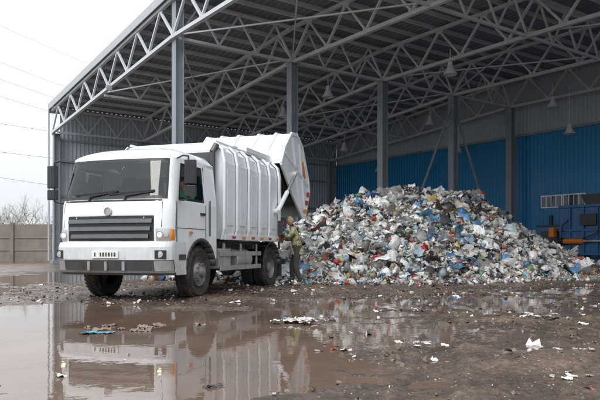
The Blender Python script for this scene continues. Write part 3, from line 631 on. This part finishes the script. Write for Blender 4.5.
for s in (-1,1):
    mb.cyl((s*1.31,4.0,1.9),(s*1.31,4.75,2.45),.06,mi=1); mb.cyl((s*1.31,4.75,2.45),(s*1.31,5.5,3.0),.035,mi=2); mb.cyl((s*1.2,4.0,1.9),(s*1.33,4.0,1.9),.07,mi=1); mb.cyl((s*1.2,5.5,3.0),(s*1.33,5.5,3.0),.07,mi=1)
    for q in ((6.62,2.3),(6.75,2.55)): mb.box((s*1.28,q[0],q[1]),(.05,.12,.12),3)
    mb.box((s*1.28,6.45,2.05),(.05,.14,.1),4); mb.box((s*1.285,6.3,3.2),(.02,.1,.5),4,Matrix.Rotation(.5,3,'X'))
mb.box((0,6.97,2.75),(2.3,.05,.16),4)
mb.obj("tailgate_rams_and_lights",[chass,bodywhite,alum,redl,amber],T,bevel=.006)
mb=MB(); mb.box((1.27,4.38,1.5),(.12,.2,.36),0); mb.cyl((1.33,4.38,1.6),(1.33,4.38,1.66),.02,mi=1)
for i,mi_ in enumerate((1,2,1)): mb.cyl((1.33,4.33,1.42+i*.08),(1.345,4.33,1.42+i*.08),.018,mi=mi_)
mb.box((1.24,4.3,1.2),(.05,.05,.5),0); mb.obj("control_box",[dgrey,redl,amber],T,bevel=.006)
P=np.stack([rng.uniform(-1.05,1.05,500),rng.uniform(4.4,4.75,500),rng.uniform(1.25,2.3,500)],-1); litter("load_of_waste",P,rng.uniform(.12,.35,500),parent=T)
# ------------------------------------------------------------ people
def skin(name,V,E,R,root,parent,mats,tags=None,sub=2):
    me=bpy.data.meshes.new(name+"_sk"); me.from_pydata(V,E,[]); ob=bpy.data.objects.new(name+"_sk",me); COL.objects.link(ob)
    ob.modifiers.new("sk","SKIN")
    for i,r in enumerate(R):
        d=me.skin_vertices[0].data[i]; d.radius=(r,r) if not isinstance(r,tuple) else r; d.use_root=(i==root)
    q=ob.modifiers.new("ss","SUBSURF"); q.levels=sub; q.render_levels=sub
    dg=bpy.context.evaluated_depsgraph_get(); dg.update(); m2=bpy.data.meshes.new_from_object(ob.evaluated_get(dg)); bpy.data.objects.remove(ob)
    m2.name=name; m2.materials.clear()
    for m_ in mats: m2.materials.append(m_)
    if tags:
        segs=[(Vector(V[a]),Vector(V[b_])) for a,b_ in E]
        for p in m2.polygons:
            c=p.center; best=9;bi=0
            for k,(a,b_) in enumerate(segs):
                d=b_-a; t=max(0,min(1,(c-a).dot(d)/max(d.length_squared,1e-9))); dist=(c-(a+d*t)).length
                if dist<best: best=dist;bi=k
            p.material_index=tags[bi]
    for p in m2.polygons: p.use_smooth=True
    o=bpy.data.objects.new(name,m2); COL.objects.link(o); o.parent=parent; return o
skinm=pmat("skin",(.5,.3,.22),.5,var=.1); boots=pmat("boots",(.02,.018,.016),.6)
def camo():
    m,nt,b=newmat("camouflage_cloth"); N=nt.nodes;L=nt.links; tc=N.new("ShaderNodeTexCoord"); n=N.new("ShaderNodeTexNoise"); n.inputs["Scale"].default_value=11; n.inputs["Detail"].default_value=3; L.new(tc.outputs["Object"],n.inputs["Vector"])
    c=N.new("ShaderNodeValToRGB"); c.color_ramp.interpolation='CONSTANT'; e=c.color_ramp.elements; e[0].color=(.09,.1,.045,1); e[1].position=.43; e[1].color=(.36,.32,.18,1)
    for p,q in ((.5,(.21,.22,.1,1)),(.57,(.46,.42,.28,1)),(.64,(.07,.06,.035,1))): k=e.new(p); k.color=q
    L.new(n.outputs[0],c.inputs[0]); L.new(c.outputs[0],b.inputs["Base Color"]); b.inputs["Roughness"].default_value=.9; return m
camom=camo(); trou=pmat("dark_trousers",(.045,.045,.042),.9,var=.3,dirt=MUDC,dirt_amt=.5); green=pmat("green_jacket",(.08,.5,.22),.8)
def head(parent,c,pitch,yaw,hairm,cap=True):
    nu,nv=28,20; vs=[];fs=[]; Rm=Matrix.Rotation(yaw,3,'Z')@Matrix.Rotation(pitch,3,'X'); c=Vector(c)
    for j in range(nv+1):
        ph_=math.pi*j/nv
        for i in range(nu):
            t=2*math.pi*i/nu; x=.074*math.sin(ph_)*math.cos(t); y=.094*math.sin(ph_)*math.sin(t); z=.115*math.cos(ph_)
            if z<0: x*=1-.25*(-z/.115); y*=1-.12*(-z/.115)
            if y>0:
                y+= .026*math.exp(-((x/.014)**2)-(((z+.012)/.022)**2))
                y-= .012*math.exp(-(((abs(x)-.03)/.014)**2)-(((z-.012)/.012)**2))
                y+= .007*math.exp(-((x/.028)**2)-(((z+.055)/.008)**2)); y+=.008*math.exp(-((x/.03)**2)-(((z+.095)/.018)**2))
            vs.append(c+Rm@Vector((x,y,z)))
    for j in range(nv):
        for i in range(nu): fs.append((j*nu+i,j*nu+(i+1)%nu,(j+1)*nu+(i+1)%nu,(j+1)*nu+i))
    mb=MB(); mb.add(vs,fs,0)
    for s in (-1,1):
        mb.lathe(c+Rm@Vector((s*.074,-.005,-.005)),Rm@Vector((s,-.3,0)),[(-.01,.02),(.008,.031),(.014,.026),(.008,.01)],12,0)
        mb.lathe(c+Rm@Vector((s*.03,.078,.012)),Rm@Vector((0,1,0)),[(0,.012),(.006,.008),(.008,0)],10,2)
        mb.beam(c+Rm@Vector((s*.017,.092,.032)),c+Rm@Vector((s*.043,.082,.032)),.008,.006,1)
    mb.beam(c+Rm@Vector((-.022,.089,-.055)),c+Rm@Vector((.022,.089,-.055)),.006,.005,3)
    prof=[(-.03,.0985),(.0,.1),(.05,.094),(.085,.076),(.112,.045),(.125,0)]
    vs=[];n=24
    for a,r in prof:
        for i in range(n):
            t=2*math.pi*i/n; zz=a+(.05 if (a<.04 and math.sin(t)>.2) else 0)*(1 if a<0 else .6); vs.append(c+Rm@Vector((r*.84*math.cos(t),r*1.04*math.sin(t)-.004,zz)))
    mb.add(vs,[(k*n+i,k*n+(i+1)%n,(k+1)*n+(i+1)%n,(k+1)*n+i) for k in range(len(prof)-1) for i in range(n)],1)
    if cap:
        vs=[c+Rm@Vector((.07*math.cos(t),.088+.075*math.sin(t)*1.0-.0,.048-.02*math.sin(t))) for t in np.linspace(0,math.pi,12)]; mb.add(vs,[tuple(range(12))],1)
    mb.obj("head",[skinm,hairm,black,redl],parent,smooth=60)
def hand(parent,w_,d,up,side,name):
    w_=Vector(w_); d=Vector(d).normalized(); sd=Vector(side); sd=(sd-d*sd.dot(d)).normalized(); nn=d.cross(sd)
    if nn.dot(Vector(up))<0: nn=-nn
    V=[w_-d*.02,w_+d*.03,w_+d*.075]; skin(name+"_palm",V,[(0,1),(1,2)],[(.024,.024),(.036,.022),(.038,.02)],0,parent,[skinm])
    for k in range(4):
        b_=w_+d*.07+sd*(.028-.019*k); ln=(.066,.075,.07,.055)[k]
        p1=b_+d*ln*.5-nn*.012; p2=p1+d*ln*.28-nn*.02; p3=p2+d*ln*.08-nn*.022
        skin(f"{name}_finger_{k+1}",[b_-d*.02,b_,p1,p2,p3],[(0,1),(1,2),(2,3),(3,4)],[.0095,.0095,.009,.0085,.0075],0,parent,[skinm],sub=1)
    b_=w_+d*.02+sd*.028; skin(name+"_thumb",[b_-sd*.015,b_+sd*.015+d*.02-nn*.008,b_+sd*.025+d*.045-nn*.02,b_+sd*.02+d*.065-nn*.03],[(0,1),(1,2),(2,3)],[.013,.012,.0105,.009],0,parent,[skinm],sub=1)
def figure(E,J,top,bottom,shoe):
    K=list(J); V=[J[k][0] for k in K]; R=[J[k][1] for k in K]; ix={k:i for i,k in enumerate(K)}
    ed=[("pelvis","spine",0),("spine","chest",0),("chest","neck",0),("neck","skull",3)]
    for s in "LR": ed+=[("chest","sh"+s,0),("sh"+s,"el"+s,0),("el"+s,"wr"+s,0),("pelvis","hip"+s,1),("hip"+s,"kn"+s,1),("kn"+s,"an"+s,1),("an"+s,"toe"+s,2)]
    skin("body",V,[(ix[a],ix[b_]) for a,b_,_ in ed],R,ix["pelvis"],E,[top,bottom,shoe,skinm],[t for _,_,t in ed])
wk=empty("sanitation_worker",(-.09,16.93,.015),math.radians(90)); wk.scale=(1.03,1.03,1.03)
J=dict(pelvis=((0,-.02,.92),(.18,.145)),spine=((0,.0,1.1),(.18,.145)),chest=((0,.05,1.3),(.185,.14)),neck=((0,.1,1.46),.065),skull=((0,.14,1.56),.055),
 shL=((-.19,.07,1.38),.082),elL=((-.25,.2,1.2),.064),wrL=((-.2,.4,1.36),.045),shR=((.19,.07,1.38),.082),elR=((.25,.17,1.14),.064),wrR=((.17,.38,1.22),.045),
 hipL=((-.1,-.02,.86),.11),knL=((-.13,.03,.48),.08),anL=((-.14,-.1,.1),.062),toeL=((-.15,.1,.05),.05),hipR=((.1,-.02,.86),.11),knR=((.12,.12,.49),.08),anR=((.14,.1,.1),.062),toeR=((.15,.3,.05),.05))
figure(wk,J,camom,trou,boots)
head(wk,(0,.17,1.62),-.35,0,camom)
hand(wk,(-.2,.4,1.36),(.1,1,.35),(0,0,1),(1,0,.3),"left_hand"); hand(wk,(.17,.38,1.22),(-.1,1,.1),(0,0,1),(-1,0,.3),"right_hand")
mb=MB(); mb.lathe((0,-.02,.8),(0,0,1),[(-.02,.0),(-.02,.16),(-.02,.185),(.03,.185),(.15,.175)],20,0)
mb.lathe((0,.085,1.44),(0,.25,1),[(-.03,.1),(.02,.085),(.045,.075),(.045,.06)],18,0)
mb.obj("jacket_hem_and_collar",[camom],wk,smooth=60)
dr=empty("truck_driver"); 
M=Matrix.Translation((-3.03,12.93,0))@Matrix.Rotation(TR,4,'Z')@Matrix.Translation((.76,.04,1.5)); dr.matrix_world=M@Matrix.Rotation(math.pi,4,'Z')
J=dict(pelvis=((0,-.02,.09),(.17,.13)),spine=((0,-.05,.25),(.16,.12)),chest=((0,-.04,.45),(.17,.12)),neck=((0,0,.6),.06),skull=((0,.03,.68),.055),
 shL=((-.19,-.02,.52),.07),elL=((-.25,.18,.33),.052),wrL=((-.2,.42,.38),.038),shR=((.19,-.02,.52),.07),elR=((.25,.18,.33),.052),wrR=((.2,.42,.38),.038),
 hipL=((-.1,.05,.08),.1),knL=((-.14,.42,.1),.075),anL=((-.14,.5,-.2),.05),toeL=((-.14,.62,-.22),.04),hipR=((.1,.05,.08),.1),knR=((.14,.42,.1),.075),anR=((.14,.5,-.2),.05),toeR=((.14,.62,-.22),.04))
figure(dr,J,green,trou,boots); head(dr,(0,.05,.74),0,-.3,black,False)
hand(dr,(-.2,.42,.38),(.1,1,.1),(0,0,1),(1,0,.3),"left_hand"); hand(dr,(.2,.42,.38),(-.1,1,.1),(0,0,1),(-1,0,.3),"right_hand")
# ------------------------------------------------------------ world
W=bpy.data.worlds.new("World"); S.world=W; W.use_nodes=True; nt=W.node_tree; N=nt.nodes; L=nt.links; bg=N["Background"]
SAZ=208
sk=N.new("ShaderNodeTexSky"); sk.sky_type='NISHITA'; sk.sun_disc=False; sk.sun_elevation=math.radians(46); sk.sun_rotation=math.radians(SAZ)
hs=N.new("ShaderNodeHueSaturation"); hs.inputs["Saturation"].default_value=.45; L.new(sk.outputs[0],hs.inputs["Color"])
tc=N.new("ShaderNodeTexCoord"); sp=N.new("ShaderNodeSeparateXYZ"); L.new(tc.outputs["Generated"],sp.inputs[0])
mr=N.new("ShaderNodeMapRange"); mr.inputs[1].default_value=0; mr.inputs[2].default_value=1; mr.inputs[3].default_value=6.6; mr.inputs[4].default_value=23.; L.new(sp.outputs[2],mr.inputs[0])
cn=N.new("ShaderNodeTexNoise"); cn.inputs["Scale"].default_value=2.2; cn.inputs["Detail"].default_value=4; L.new(tc.outputs["Generated"],cn.inputs["Vector"])
cm=N.new("ShaderNodeMapRange"); cm.inputs[1].default_value=.3; cm.inputs[2].default_value=.7; cm.inputs[3].default_value=.92; cm.inputs[4].default_value=1.05; L.new(cn.outputs[0],cm.inputs[0])
pw2=N.new("ShaderNodeMath"); pw2.operation='MULTIPLY'; L.new(mr.outputs[0],pw2.inputs[0]); L.new(cm.outputs[0],pw2.inputs[1])
vs_=N.new("ShaderNodeVectorMath"); vs_.operation='SCALE'; vs_.inputs[0].default_value=(.945,.98,1.02); L.new(pw2.outputs[0],vs_.inputs["Scale"])
h2=N.new("ShaderNodeVectorMath"); h2.operation='SCALE'; L.new(hs.outputs[0],h2.inputs[0]); h2.inputs["Scale"].default_value=.1
ad=N.new("ShaderNodeVectorMath"); ad.operation='ADD'; L.new(vs_.outputs[0],ad.inputs[0]); L.new(h2.outputs[0],ad.inputs[1]); L.new(ad.outputs[0],bg.inputs[0]); bg.inputs[1].default_value=.115
sd=bpy.data.lights.new("sun",'SUN'); sd.energy=1.4; sd.angle=math.radians(24); sd.color=(1,.98,.95); so=bpy.data.objects.new("sun",sd); COL.objects.link(so)
az=math.radians(SAZ); el=math.radians(46); d=Vector((math.sin(az)*math.cos(el),math.cos(az)*math.cos(el),math.sin(el))); so.rotation_euler=d.to_track_quat('Z','Y').to_euler()
S.view_settings.view_transform='Standard'; S.view_settings.look='None'; S.view_settings.exposure=0
c=bpy.data.cameras.new("camera"); c.lens=39; c.sensor_width=36; c.shift_y=50/600; c.clip_end=3000; co=bpy.data.objects.new("camera",c); COL.objects.link(co); co.location=(0,0,.93); co.rotation_euler=(math.radians(90),0,0); S.camera=co
